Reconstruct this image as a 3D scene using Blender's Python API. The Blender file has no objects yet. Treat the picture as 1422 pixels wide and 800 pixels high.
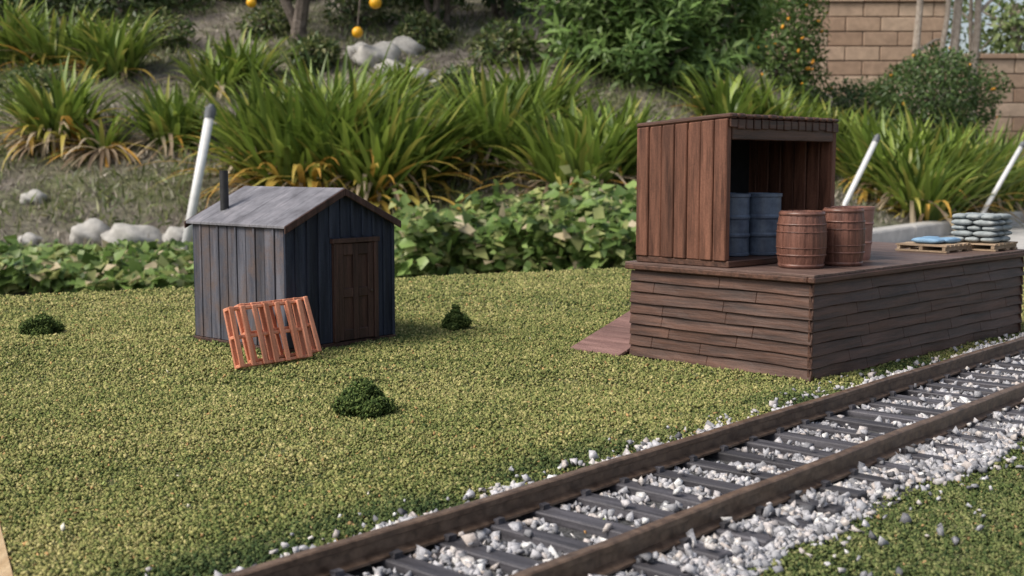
import bpy, math, random
import numpy as np
from mathutils import Vector
random.seed(7)
R = np.random.default_rng(11)
M = 90.0   # scene units per real metre (1 unit = 11 mm of the garden)

scene = bpy.context.scene
for a, v in (('view_transform', 'Standard'), ('look', 'None'), ('exposure', 0)):
    try: setattr(scene.view_settings, a, v)
    except Exception: pass

# ------------------------------------------------------------------ helpers
def link(o, parent=None):
    scene.collection.objects.link(o)
    if parent: o.parent = parent
    return o

def empty(name, loc=(0, 0, 0), rz=0):
    e = bpy.data.objects.new(name, None)
    e.location = loc; e.rotation_euler = (0, 0, rz); e.empty_display_size = .3
    return link(e)

def np_mesh(name, V, F, mat, col=None, parent=None, smooth=False):
    V = np.asarray(V, np.float32).reshape(-1, 3); F = np.asarray(F, np.int32)
    k = F.shape[1]
    me = bpy.data.meshes.new(name)
    me.vertices.add(len(V)); me.vertices.foreach_set('co', V.ravel())
    me.loops.add(F.size); me.loops.foreach_set('vertex_index', F.ravel())
    me.polygons.add(len(F))
    me.polygons.foreach_set('loop_start', np.arange(0, F.size, k, dtype=np.int32))
    try: me.polygons.foreach_set('loop_total', np.full(len(F), k, np.int32))
    except Exception: pass
    if col is not None:
        a = me.color_attributes.new('Col', 'FLOAT_COLOR', 'POINT')
        c = np.ones((len(V), 4), np.float32); c[:, :3] = np.asarray(col, np.float32).reshape(-1, 3)
        a.data.foreach_set('color', c.ravel())
    me.update(calc_edges=True); me.validate()
    if smooth: me.polygons.foreach_set('use_smooth', np.ones(len(F), bool))
    me.materials.append(mat)
    return link(bpy.data.objects.new(name, me), parent)

class MB:
    def __init__(s): s.v = []; s.f = []
    def hexa(s, p):
        b = len(s.v); s.v += [tuple(q) for q in p]
        for f in ((0, 3, 2, 1), (4, 5, 6, 7), (0, 1, 5, 4), (1, 2, 6, 5), (2, 3, 7, 6), (3, 0, 4, 7)):
            s.f.append(tuple(b + i for i in f))
    def box(s, x0, x1, y0, y1, z0, z1, j=0.0):
        r = lambda: random.uniform(-j, j)
        s.hexa([(x0+r(), y0+r(), z0+r()), (x1+r(), y0+r(), z0+r()), (x1+r(), y1+r(), z0+r()), (x0+r(), y1+r(), z0+r()),
                (x0+r(), y0+r(), z1+r()), (x1+r(), y0+r(), z1+r()), (x1+r(), y1+r(), z1+r()), (x0+r(), y1+r(), z1+r())])
    def lathe(s, prof, cx=0, cy=0, n=40, groove=0, cap=True):
        b = len(s.v)
        for (r, z) in prof:
            for i in range(n):
                a = 2*math.pi*i/n
                rr = r - (groove if (i % 4 == 0 and groove) else 0)
                s.v.append((cx+rr*math.cos(a), cy+rr*math.sin(a), z))
        for k in range(len(prof)-1):
            for i in range(n):
                j = (i+1) % n
                s.f.append((b+k*n+i, b+k*n+j, b+(k+1)*n+j, b+(k+1)*n+i))
        if cap:
            s.f.append(tuple(b+i for i in reversed(range(n))))
            s.f.append(tuple(b+(len(prof)-1)*n+i for i in range(n)))
    def tube(s, pts, rad, n=8):
        b = len(s.v); pts = [Vector(p) for p in pts]
        for k, p in enumerate(pts):
            d = (pts[min(k+1, len(pts)-1)]-pts[max(k-1, 0)]).normalized()
            u = d.orthogonal().normalized() if k == 0 else (u - d*u.dot(d)).normalized()
            w = d.cross(u)
            for i in range(n):
                a = 2*math.pi*i/n
                s.v.append(tuple(p+(u*math.cos(a)+w*math.sin(a))*rad[k]))
        for k in range(len(pts)-1):
            for i in range(n):
                j = (i+1) % n
                s.f.append((b+k*n+i, b+k*n+j, b+(k+1)*n+j, b+(k+1)*n+i))
        s.f.append(tuple(b+i for i in reversed(range(n))))
        s.f.append(tuple(b+(len(pts)-1)*n+i for i in range(n)))
    def obj(s, name, mat, parent=None, bevel=0, smooth=False):
        me = bpy.data.meshes.new(name); me.from_pydata(s.v, [], s.f); me.update()
        me.materials.append(mat)
        o = link(bpy.data.objects.new(name, me), parent)
        if smooth:
            for p in me.polygons: p.use_smooth = True
        if bevel:
            m = o.modifiers.new('bevel', 'BEVEL'); m.width = bevel; m.segments = 1; m.limit_method = 'ANGLE'
        return o

# ------------------------------------------------------------------ materials
def newmat(name):
    m = bpy.data.materials.new(name); m.use_nodes = True
    nt = m.node_tree; nt.nodes.clear()
    out = nt.nodes.new('ShaderNodeOutputMaterial'); b = nt.nodes.new('ShaderNodeBsdfPrincipled')
    nt.links.new(b.outputs[0], out.inputs[0])
    return m, nt, b, out
def N(nt, t, **k):
    n = nt.nodes.new(t)
    for a, v in k.items(): setattr(n, a, v)
    return n
def ramp(nt, fac, stops, interp='LINEAR'):
    r = N(nt, 'ShaderNodeValToRGB'); r.color_ramp.interpolation = interp
    e = r.color_ramp.elements
    while len(e) < len(stops): e.new(.5)
    for i, (p, c) in enumerate(stops):
        e[i].position = p; e[i].color = (*c, 1)
    nt.links.new(fac, r.inputs[0]); return r
def noise(nt, vec, scale, detail=4, rough=.6):
    n = N(nt, 'ShaderNodeTexNoise'); n.inputs['Scale'].default_value = scale
    n.inputs['Detail'].default_value = detail; n.inputs['Roughness'].default_value = rough
    if vec is not None: nt.links.new(vec, n.inputs['Vector'])
    return n
def mixc(nt, fac, a, b, mode='MIX'):
    m = N(nt, 'ShaderNodeMix', data_type='RGBA', blend_type=mode)
    for val, inp in ((fac, m.inputs[0]), (a, m.inputs[6]), (b, m.inputs[7])):
        if hasattr(val, 'is_output'): nt.links.new(val, inp)
        elif isinstance(val, (int, float)): inp.default_value = val
        else: inp.default_value = (*val, 1)
    return m.outputs[2]
def bump(nt, b, h, strength, dist):
    n = N(nt, 'ShaderNodeBump'); n.inputs['Strength'].default_value = strength
    n.inputs['Distance'].default_value = dist
    nt.links.new(h, n.inputs['Height']); nt.links.new(n.outputs[0], b.inputs['Normal'])

def wood(name, dark, light, axis='z', rough=.75, var=.5, wear=None, scale=9, spec=.3):
    m, nt, b, _ = newmat(name)
    tc = N(nt, 'ShaderNodeTexCoord'); mp = N(nt, 'ShaderNodeMapping')
    s = [1, 1, 1]; s['xyz'.index(axis)] = .08
    mp.inputs['Scale'].default_value = s
    nt.links.new(tc.outputs['Object'], mp.inputs[0])
    g = noise(nt, mp.outputs[0], scale, 6, .7)
    c = ramp(nt, g.outputs[0], [(.35, dark), (.62, light)]).outputs[0]
    if wear:
        w = noise(nt, tc.outputs['Object'], 2.2, 6, .7)
        wr = ramp(nt, w.outputs[0], [(.45, (0, 0, 0)), (.65, (1, 1, 1))])
        c = mixc(nt, wr.outputs[0], c, wear)
    geo = N(nt, 'ShaderNodeNewGeometry')
    rr = ramp(nt, geo.outputs['Random Per Island'], [(0, (1-var,)*3), (1, (1+var*.4,)*3)])
    c = mixc(nt, 1.0, c, rr.outputs[0], 'MULTIPLY')
    f = noise(nt, tc.outputs['Object'], 45, 3)
    fr = ramp(nt, f.outputs[0], [(.3, (.8,)*3), (.7, (1.15,)*3)])
    c = mixc(nt, 1.0, c, fr.outputs[0], 'MULTIPLY')
    nt.links.new(c, b.inputs['Base Color'])
    b.inputs['Roughness'].default_value = rough
    b.inputs['Specular IOR Level'].default_value = spec
    bump(nt, b, g.outputs[0], .5, .03)
    return m

def plain(name, c1, c2, scale=6, rough=.6, bstr=.2, bdist=.02, metal=0):
    m, nt, b, _ = newmat(name)
    tc = N(nt, 'ShaderNodeTexCoord')
    n = noise(nt, tc.outputs['Object'], scale, 7, .65)
    c = ramp(nt, n.outputs[0], [(.35, c1), (.65, c2)])
    nt.links.new(c.outputs[0], b.inputs['Base Color'])
    b.inputs['Roughness'].default_value = rough; b.inputs['Metallic'].default_value = metal
    bump(nt, b, n.outputs[0], bstr, bdist)
    return m

def foliage(name, rough=.5, trans=.3):
    m, nt, b, out = newmat(name)
    a = N(nt, 'ShaderNodeAttribute'); a.attribute_name = 'Col'
    nt.links.new(a.outputs['Color'], b.inputs['Base Color'])
    b.inputs['Roughness'].default_value = rough
    b.inputs['Specular IOR Level'].default_value = .4
    t = N(nt, 'ShaderNodeBsdfTranslucent'); nt.links.new(a.outputs['Color'], t.inputs[0])
    mx = N(nt, 'ShaderNodeMixShader'); mx.inputs[0].default_value = trans
    nt.links.new(b.outputs[0], mx.inputs[1]); nt.links.new(t.outputs[0], mx.inputs[2])
    nt.links.new(mx.outputs[0], out.inputs[0])
    return m

def island(name, stops, rough=.9, spec=.2):
    m, nt, b, _ = newmat(name)
    geo = N(nt, 'ShaderNodeNewGeometry')
    c = ramp(nt, geo.outputs['Random Per Island'], stops).outputs[0]
    f = noise(nt, geo.outputs['Position'], 40, 2)
    fr = ramp(nt, f.outputs[0], [(.3, (.7,)*3), (.7, (1.2,)*3)])
    c = mixc(nt, 1.0, c, fr.outputs[0], 'MULTIPLY')
    nt.links.new(c, b.inputs['Base Color'])
    b.inputs['Roughness'].default_value = rough; b.inputs['Specular IOR Level'].default_value = spec
    return m

# ------------------------------------------------------------------ world, sun, camera
w = bpy.data.worlds.new('World'); scene.world = w; w.use_nodes = True
nt = w.node_tree; bg = nt.nodes['Background']
sky = nt.nodes.new('ShaderNodeTexSky'); sky.sky_type = 'NISHITA'; sky.sun_disc = False
SUN_EL = math.radians(48)
sky.sun_elevation = SUN_EL
sky.air_density = 1.0; sky.dust_density = 3.0
hs = nt.nodes.new('ShaderNodeHueSaturation'); hs.inputs['Saturation'].default_value = .6
nt.links.new(sky.outputs[0], hs.inputs['Color']); nt.links.new(hs.outputs[0], bg.inputs[0])
bg.inputs[1].default_value = .15
L = bpy.data.lights.new('sun', 'SUN'); L.energy = 3.6; L.angle = math.radians(24); L.color = (1, .93, .81)
lo = link(bpy.data.objects.new('sun', L))
az = math.radians(-118)     # from +Y towards +X
sd = Vector((math.sin(az)*math.cos(SUN_EL), math.cos(az)*math.cos(SUN_EL), math.sin(SUN_EL)))
sky.sun_rotation = az
lo.rotation_euler = sd.to_track_quat('Z', 'Y').to_euler()

cam = bpy.data.cameras.new('camera'); co = link(bpy.data.objects.new('camera', cam))
cam.lens = 42.4; cam.sensor_width = 36; cam.clip_start = .1; cam.clip_end = 60000
co.location = (0, 0, 3); co.rotation_euler = (math.radians(90-5.9), 0, 0)
cam.dof.use_dof = True; cam.dof.focus_distance = 16; cam.dof.aperture_fstop = 1.25
scene.camera = co

# ------------------------------------------------------------------ placement frames
PC = (4.094, 16.33); PA = math.radians(44.7)       # loading platform corner, heading
SC = (-3.574, 18.84); SA = math.radians(49.0)      # shed corner
TC = (-1.76, 7.88); TA = math.radians(48.0)        # track
def to_local(x, y, o, a):
    dx, dy = x-o[0], y-o[1]
    return dx*math.cos(a)+dy*math.sin(a), -dx*math.sin(a)+dy*math.cos(a)

# ------------------------------------------------------------------ layout board + turf
BA = math.radians(26.5)                            # board heading
BO = (-12.62, 26.54)                               # far-left corner
def board_xy(a, b):                                # a along far edge, b toward the camera
    return BO[0]+a*math.cos(BA)+b*math.sin(BA), BO[1]+a*math.sin(BA)-b*math.cos(BA)
m_turf, nt, b, _ = newmat('turf_base')
geo = N(nt, 'ShaderNodeNewGeometry')
n1 = noise(nt, geo.outputs['Position'], 18, 6, .75)
c1 = ramp(nt, n1.outputs[0], [(.36, (.05, .065, .02)), (.5, (.13, .145, .055)), (.64, (.28, .26, .12))]).outputs[0]
nt.links.new(c1, b.inputs['Base Color']); b.inputs['Roughness'].default_value = 1
bump(nt, b, n1.outputs[0], 1, .05)
table = empty('layout_table')
mb = MB()
LB = 45; WB = 31
P = [board_xy(0, WB), board_xy(LB, WB), board_xy(LB, 0), board_xy(0, 0)]
mb.hexa([(*p, -1.9) for p in P]+[(*p, -.02) for p in P])
mb.obj('board', wood('board_wood', (.3, .2, .1), (.5, .36, .2), 'x'), table)
mb = MB()
for (a, bb) in ((1.5, 1.5), (LB-1.5, 1.5), (1.5, WB-1.5), (LB-1.5, WB-1.5)):
    x, y = board_xy(a, bb); mb.box(x-1.2, x+1.2, y-1.2, y+1.2, -45.5, -1.9)
mb.obj('legs', wood('leg_wood', (.25, .17, .09), (.4, .3, .18), 'z'), table)
mb = MB()
def strip(a0, a1, b0, b1, z0, z1):
    q = [board_xy(a0, b1), board_xy(a1, b1), board_xy(a1, b0), board_xy(a0, b0)]
    mb.hexa([(*p, z0) for p in q]+[(*p, z1) for p in q])
strip(-.30, -.003, 0, WB, -2.0, .04)
mb.obj('edge_trim', wood('trim_wood', (.45, .3, .16), (.62, .46, .28), 'y'), table)

ng = 90
gx, gy = np.meshgrid(np.linspace(0, LB, ng), np.linspace(0, WB, ng))
X = BO[0]+gx*math.cos(BA)+gy*math.sin(BA); Y = BO[1]+gx*math.sin(BA)-gy*math.cos(BA)
def grid_faces(nx, ny):
    i, j = np.meshgrid(np.arange(nx-1), np.arange(ny-1)); q = (j*nx+i).ravel()
    return np.stack([q, q+1, q+nx+1, q+nx], 1)
np_mesh('layout_ground', np.stack([X.ravel(), Y.ravel(), np.zeros(X.size)], 1), grid_faces(ng, ng)[:, ::-1], m_turf)

OCT = np.array([(1, 0, 0), (-1, 0, 0), (0, 1, 0), (0, -1, 0), (0, 0, 1), (0, 0, -1)], float)
OCTF = np.array([(0, 2, 4), (2, 1, 4), (1, 3, 4), (3, 0, 4), (2, 0, 5), (1, 2, 5), (3, 1, 5), (0, 3, 5)])
TET = np.array([(1, 1, 1), (1, -1, -1), (-1, 1, -1), (-1, -1, 1)], float)*.75
TETF = np.array([(0, 1, 2), (0, 3, 1), (0, 2, 3), (1, 3, 2)])
CUB = np.array([(-1, -1, -1), (1, -1, -1), (1, 1, -1), (-1, 1, -1), (-1, -1, 1), (1, -1, 1), (1, 1, 1), (-1, 1, 1)], float)*.7
CUBF = np.array([(0, 3, 2), (0, 2, 1), (4, 5, 6), (4, 6, 7), (0, 1, 5), (0, 5, 4), (1, 2, 6), (1, 6, 5), (2, 3, 7), (2, 7, 6), (3, 0, 4), (3, 4, 7)])
def rotmats(n):
    q = R.normal(size=(n, 4)); q /= np.linalg.norm(q, axis=1)[:, None]
    a, b_, c, d = q.T
    return np.stack([1-2*(c*c+d*d), 2*(b_*c-a*d), 2*(b_*d+a*c), 2*(b_*c+a*d), 1-2*(b_*b_+d*d), 2*(c*d-a*b_),
                     2*(b_*d-a*c), 2*(c*d+a*b_), 1-2*(b_*b_+c*c)], 1).reshape(n, 3, 3)
def scatter(name, P, size, mat, base=OCT, F=OCTF, jit=.35, an=(1, 1, 1), parent=None, col=None):
    n = len(P)
    V = base[None]+R.normal(size=(n, len(base), 3))*jit
    V = V*(np.array(an)*R.uniform(.6, 1.3, (n, 3)))[:, None, :]*np.asarray(size)[:, None, None]
    V = np.einsum('nij,nkj->nki', rotmats(n), V)+P[:, None, :]
    FF = (F[None]+(np.arange(n)*len(base))[:, None, None]).reshape(-1, 3)
    c = None if col is None else np.repeat(col, len(base), 0)
    return np_mesh(name, V, FF, mat, col=c, parent=parent)

def snoise(x, y, f=1.0):
    return (np.sin(x*f*1.3+y*f*.7+1)+np.sin(x*f*-.8+y*f*1.7+2.3)+np.sin(x*f*2.9+y*f*-2.1+.5)*.6+np.sin(x*f*5.1+y*f*4.3)*.35)/2.95
_T = R.random((256, 256))
def vnoise(x, y, f=1.0):           # irregular value noise, about -1..1
    o = 0
    for k, amp in ((1, 1), (2.03, .5), (4.1, .25)):
        u = x*f*k+37.2*k; v = y*f*k+11.7*k; i = np.floor(u).astype(int); j = np.floor(v).astype(int)
        a = u-i; c = v-j; a = a*a*(3-2*a); c = c*c*(3-2*c)
        g = lambda p, q: _T[p % 256, q % 256]
        o = o+amp*((g(i, j)*(1-a)+g(i+1, j)*a)*(1-c)+(g(i, j+1)*(1-a)+g(i+1, j+1)*a)*c-.5)*2
    return o/1.2

def turf_points(y0, y1, dens):
    area = (y1-y0)*((y1+3)*1.15)
    n = int(area*dens)
    y = R.uniform(y0, y1, n); x = R.uniform(-1, 1, n)*(y1+3)*.575
    k = np.abs(x) < (y*.50+1.6)
    x, y = x[k], y[k]
    a = (x-BO[0])*math.cos(BA)+(y-BO[1])*math.sin(BA); bb = (x-BO[0])*math.sin(BA)-(y-BO[1])*math.cos(BA)
    px, py = to_local(x, y, PC, PA); sx, sy = to_local(x, y, SC, SA); tx, ty = to_local(x, y, TC, TA)
    wv = -ty
    k = (a > 0) & (bb > 0) & (bb < WB)
    k &= ~((px > .1) & (px < 6.9) & (py > .1) & (py < 3.2))
    k &= ~((sx > .05) & (sx < 2.3) & (sy > .05) & (sy < 2.4))
    edge = .14*vnoise(x, y, 1.6)+R.normal(size=len(x))*.06
    k &= (wv < -.52+edge) | (wv > 2.16+edge*1.2) | ((wv < -.2) & (R.random(len(x)) < .08)) | ((wv > 1.98) & (R.random(len(x)) < .15))
    return x[k], y[k], wv[k]
m_grain, nt, b, _ = newmat('turf_grain')
at = N(nt, 'ShaderNodeAttribute'); at.attribute_name = 'Col'
nt.links.new(at.outputs['Color'], b.inputs['Base Color']); b.inputs['Roughness'].default_value = .95
b.inputs['Specular IOR Level'].default_value = .15
pts = []
for (y0, y1, d) in ((6.5, 11, 2600), (11, 16, 1700), (16, 24, 850), (24, 36, 360)):
    pts.append(turf_points(y0, y1, d))
x = np.concatenate([p[0] for p in pts]); y = np.concatenate([p[1] for p in pts]); wv = np.concatenate([p[2] for p in pts])
n = len(x)
size = R.uniform(.009, .023, n)*(1+np.clip((y-12)/22, 0, .8))
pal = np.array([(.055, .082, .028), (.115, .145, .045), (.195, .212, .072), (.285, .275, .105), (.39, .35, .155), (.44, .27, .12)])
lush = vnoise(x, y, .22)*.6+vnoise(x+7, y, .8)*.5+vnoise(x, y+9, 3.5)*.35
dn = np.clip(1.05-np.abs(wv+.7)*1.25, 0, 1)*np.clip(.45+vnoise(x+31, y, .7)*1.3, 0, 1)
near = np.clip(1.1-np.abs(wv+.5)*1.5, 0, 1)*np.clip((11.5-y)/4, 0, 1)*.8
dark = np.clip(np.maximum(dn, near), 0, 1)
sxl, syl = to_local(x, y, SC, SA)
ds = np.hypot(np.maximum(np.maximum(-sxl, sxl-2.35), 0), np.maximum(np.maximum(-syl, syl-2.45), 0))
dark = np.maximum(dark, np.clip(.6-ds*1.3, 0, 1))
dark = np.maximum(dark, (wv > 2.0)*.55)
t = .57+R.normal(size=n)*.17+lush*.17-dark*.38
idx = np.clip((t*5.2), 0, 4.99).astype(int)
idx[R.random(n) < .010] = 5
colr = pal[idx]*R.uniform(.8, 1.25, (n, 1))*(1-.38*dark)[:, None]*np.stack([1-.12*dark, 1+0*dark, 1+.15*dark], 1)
z = R.uniform(-.005, .030, n)+.02*vnoise(x, y, 2.2)
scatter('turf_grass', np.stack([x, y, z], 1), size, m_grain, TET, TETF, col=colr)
print('grains', n)
# stray flakes lying on the turf
nf = 46; fy = R.uniform(8.2, 22, nf); fx = R.uniform(-.44, .10, nf)*fy; fx[0], fy[0] = -3.65, 9.55
fc = np.array([(.62, .58, .48), (.5, .36, .2), (.35, .42, .15), (.5, .28, .12)])[R.integers(0, 4, nf)]; fc[0] = (.72, .69, .6)
sz = R.uniform(.018, .04, nf); sz[0] = .075
scatter('leaf_litter', np.stack([fx, fy, np.full(nf, .055)], 1), sz, m_grain, OCT*np.array([1, .6, .15]), OCTF, .12, col=fc)

# ------------------------------------------------------------------ railway track
tr = empty('railway_track', (*TC, 0), TA)
m_tie = wood('sleeper', (.04, .038, .044), (.11, .105, .12), 'y', var=.45, rough=.55)
m_rail = plain('rusty_rail', (.055, .032, .020), (.175, .115, .078), 9, .42, .5, .012)
G = 1.42; TZ = .09
mb = MB(); xx = -5.0
while xx < 26:
    y0 = .16+random.uniform(-.04, .04); yy = -G-.52+random.uniform(-.05, .05)
    mb.box(xx-.10, xx+.10, yy, y0, -.03, TZ, .009); xx += .565
mb.obj('sleepers', m_tie, tr, .012)
prof = [(-.10, 0), (.10, 0), (.10, .02), (.025, .045), (.02, .125), (.048, .14), (.05, .185), (.035, .195), (-.035, .195), (-.05, .185), (-.048, .14), (-.02, .125), (-.025, .045), (-.10, .02)]
for nm, oy in (('rail_far', 0), ('rail_near', -G)):
    mb = MB(); k = len(prof)
    xs = np.linspace(-5, 26, 80)
    for xv in xs:
        jy = .006*math.sin(xv*2.1)+.004*math.sin(xv*5.3)
        for (py, pz) in prof: mb.v.append((xv, oy+py+jy, TZ+pz))
    for i in range(len(xs)-1):
        for j in range(k):
            q = (j+1) % k
            mb.f.append((i*k+j, i*k+q, (i+1)*k+q, (i+1)*k+j))
    mb.f.append(tuple(range(k))); mb.f.append(tuple((len(xs)-1)*k+j for j in reversed(range(k))))
    mb.obj(nm, m_rail, tr)
mb = MB(); xx = -5.0
while xx < 26:
    for oy in (0, -G):
        for s in (-1, 1): mb.box(xx-.04, xx+.04, oy+s*.115-.028, oy+s*.115+.028, TZ-.005, TZ+.045, .006)
    xx += .565
mb.obj('rail_chairs', m_tie, tr)
mb = MB()
mb.hexa([(-5, -G-.72, -.01), (26, -G-.72, -.01), (26, .50, -.01), (-5, .50, -.01), (-5, -G-.72, .012), (26, -G-.72, .012), (26, .50, .012), (-5, .50, .012)])
mb.obj('track_bed', plain('track_bed_soil', (.025, .025, .025), (.15, .15, .155), 26, 1, 1, .05), tr)

m_bal = island('ballast_stone', [(0, (.10, .10, .11)), (.13, (.26, .26, .28)), (.4, (.40, .40, .43)), (.65, (.53, .52, .55)), (.82, (.49, .43, .40)), (1, (.74, .74, .74))], rough=.8)
Pb = []; Sb = []
def ballast(n, w0, w1, zf, smin=.018, smax=.043, tie_ok=.12, dens=None):
    s = R.uniform(-4.5, 25, n); wv = R.uniform(w0, w1, n)
    ph = (s+5.0) % .565; on = (ph < .12) | (ph > .445)
    on &= (wv < G+.53) & (wv > -.2)
    k = ~on | (R.random(n) < tie_ok)
    k &= ~((np.abs(wv) < .09) | (np.abs(wv-G) < .09))
    if dens is not None: k &= R.random(n) < dens(s, wv)
    s, wv, on = s[k], wv[k], on[k]
    z = zf(s, wv)+np.where(on, TZ, 0)
    Pb.append(np.stack([s, -wv, z], 1)); Sb.append(R.uniform(smin, smax, len(s)))
ballast(24000, .08, G-.08, lambda s, w_: R.uniform(.010, .05, len(s)), dens=lambda s, w_: .5+.75*vnoise(s, w_, 1.9), tie_ok=.03)
ballast(46000, G+.1, G+1.1, lambda s, w_: R.uniform(.010, .065, len(s)), tie_ok=.05,
        dens=lambda s, w_: np.clip((.80+.20*vnoise(s, w_, 1.5)-(w_-G))*6, .02, 1)*np.clip(.8+.5*vnoise(s, w_, 2.3), .25, 1))
ballast(34000, -.85, -.1, lambda s, w_: R.uniform(.010, .08, len(s)), tie_ok=.8,
        dens=lambda s, w_: np.clip((.56+.18*vnoise(s, w_, 1.5)+w_)*4.5, .02, 1))
ballast(700, G+.8, G+1.6, lambda s, w_: np.full(len(s), .045), smax=.034, dens=lambda s, w_: .35)
ballast(420, -1.2, -.6, lambda s, w_: np.full(len(s), .045), smin=.012, smax=.03, dens=lambda s, w_: .25)
Pb = np.concatenate(Pb); Sb = np.concatenate(Sb)
Sb = Sb*np.where(R.random(len(Sb)) < .10, 1.5, 1)
ob = scatter('gravel_ballast', Pb, Sb, m_bal, CUB, CUBF, .28, (1.2, .9, .7))
ob.location = (*TC, 0); ob.rotation_euler = (0, 0, TA)

# ------------------------------------------------------------------ loading platform
pf = empty('wooden_loading_platform', (*PC, 0), PA)
d1, d2 = (.034, .016, .011), (.115, .055, .036)
w_x = wood('stain_x', d1, d2, 'x', var=.22, spec=.4, rough=.5); w_y = wood('stain_y', d1, d2, 'y', var=.22, spec=.4, rough=.5)
w_z = wood('stain_z', (.065, .027, .017), (.20, .088, .056), 'z', var=.3, rough=.6)
LX, LY, HZ = 6.98, 3.23, 1.49
mb = MB(); mb.box(.06, LX-.06, .06, LY-.06, 0, HZ-.1); mb.obj('core', w_x, pf)
def claps(length, place, mat, nm):
    mb = MB(); zt = HZ-.13; rows = 8; h = (zt-.02)/rows
    for r in range(rows):
        p = 0; z0 = .02+r*h; z1 = z0+h*.985; tb0 = .064+random.uniform(-.012, .014)
        ph = random.uniform(0, 6)
        def wz(u): return z0+.007*math.sin(u*3.1+ph)+.003*math.sin(u*9+ph*2)
        def wb(u): return tb0+.007*math.sin(u*4.3+ph*1.7)
        while p < length-.01:
            l = random.uniform(.9, 1.9); q = min(p+l, length)
            if length-q < .4: q = length
            ns = max(2, int((q-p)/.25)); dt = random.uniform(-.002, .002)
            us = [p+.0008+(q-p-.0016)*i/ns for i in range(ns+1)]
            b0 = len(mb.v)
            for u in us: mb.v += place(u, wz(u), z1, wb(u)+dt)
            for i in range(ns):
                a = b0+i*4; c = a+4
                mb.f += [(a, c, c+1, a+1), (a+1, c+1, c+2, a+2), (a+2, c+2, c+3, a+3), (a+3, c+3, c, a)]
            mb.f += [(b0, b0+1, b0+2, b0+3), (b0+ns*4+3, b0+ns*4+2, b0+ns*4+1, b0+ns*4)]
            p = q
    mb.obj(nm, mat, pf, .008)
claps(LX, lambda u, z0, z1, tb: [(u, .06, z0), (u, .06-tb, z0), (u, .06-.022, z1), (u, .06, z1)], w_x, 'front_boards')
claps(LY, lambda u, z0, z1, tb: [(.06, u, z0), (.06-tb, u, z0), (.06-.022, u, z1), (.06, u, z1)], w_y, 'end_boards')
claps(LY, lambda u, z0, z1, tb: [(LX-.06, u, z0), (LX-.06+tb, u, z0), (LX-.06+.022, u, z1), (LX-.06, u, z1)], w_y, 'far_end_boards')
mb = MB()
mb.box(-.07, LX+.07, -.07, .05, HZ-.115, HZ-.035); mb.box(-.07, .05, .053, LY+.05, HZ-.115, HZ-.035)
mb.obj('edge_beam', w_x, pf, .015)
mb = MB(); xx = -.05
while xx < LX:
    wd = .27; mb.box(xx, min(xx+wd, LX+.05)-.005, -.05, LY+.05, HZ-.034, HZ+random.uniform(-.002, .002)); xx += wd
mb.obj('deck_boards', wood('deck', (.08, .05, .042), (.18, .118, .10), 'y', var=.15, rough=.45), pf, .004)
mb = MB(); t0, t1 = -.22, 4.5; slope = HZ/(t1-t0)
nb = 26
for i in range(nb):
    a = t0+(t1-t0)*i/nb; c = t0+(t1-t0)*(i+1)/nb-.012
    za, zc = (a-t0)*slope, (c-t0)*slope
    mb.hexa([(a, LY+.01, za-.0), (c, LY+.01, zc-.0), (c, LY+1.05, zc), (a, LY+1.05, za), (a, LY+.01, za+.05), (c, LY+.01, zc+.05), (c, LY+1.05, zc+.05), (a, LY+1.05, za+.05)])
mb.obj('ramp_boards', wood('ramp', (.12, .065, .058), (.24, .14, .125), 'y', var=.3), pf, .006)
mb = MB()
for yy in (LY+.08, LY+.94):
    mb.hexa([(t0+.3, yy, 0), (t1, yy, 0), (t1, yy+.08, 0), (t0+.3, yy+.08, 0), (t0+.3, yy, .09), (t1, yy, HZ-.02), (t1, yy+.08, HZ-.02), (t0+.3, yy+.08, .09)])
mb.obj('ramp_sides', w_x, pf)

# shelter box on platform
sb = empty('wooden_freight_shelter', (0, 0, 0)); sb.location = (*PC, HZ); sb.rotation_euler = (0, 0, PA)
X0, X1, Y0, Y1 = .0, 3.0, 1.44, 3.12
HF, HB = 2.15, 2.04
def top(y): return HF+(HB-HF)*(y-Y0)/(Y1-Y0)
mb = MB(); mb.box(X0+.02, X1-.02, Y0-.04, Y1, .005, .10); mb.obj('floor', w_x, sb, .012)
for nm, xa, xb in (('end_wall', X0, X0+.12), ('end_wall_right', X1-.12, X1)):
    mb = MB(); npl = 7; st = (Y1-Y0)/npl
    for i in range(npl):
        a = Y0+i*st+.009; c = Y0+(i+1)*st-.009; o = random.uniform(-.012, .012)
        mb.hexa([(xa+o, a, .10), (xb+o, a, .10), (xb+o, c, .10), (xa+o, c, .10), (xa+o, a, top(a)), (xb+o, a, top(a)), (xb+o, c, top(c)), (xa+o, c, top(c))])
    mb.box(xa+.03, xb-.03, Y0+.02, Y1-.01, .10, HB-.02)
    mb.obj(nm, w_z, sb, .014)
m_in = plain('shaded_interior', (.006, .007, .010), (.014, .014, .018), 6, .9)  # shelter's inner shade painted into the near-black colour of back wall and ceiling
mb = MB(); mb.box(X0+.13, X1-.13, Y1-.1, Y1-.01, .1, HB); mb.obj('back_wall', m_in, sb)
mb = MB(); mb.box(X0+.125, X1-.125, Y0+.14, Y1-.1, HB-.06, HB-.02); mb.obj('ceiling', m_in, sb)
mb = MB()
mb.box(X0+.125, X1-.125, Y0, Y0+.11, HF-.30, HF-.005)
for i in range(15):
    st = (X1-X0-.02)/15; a = X0+.01+i*st; zb_ = HF-.14+random.uniform(-.015, .015)
    mb.box(a+.012, a+st-.012, Y0-.035, Y0-.003, zb_, HF-.003, .004)
mb.obj('lintel', w_x, sb, .024)
mb = MB(); nrp = 15; st = (X1-X0)/nrp
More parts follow.
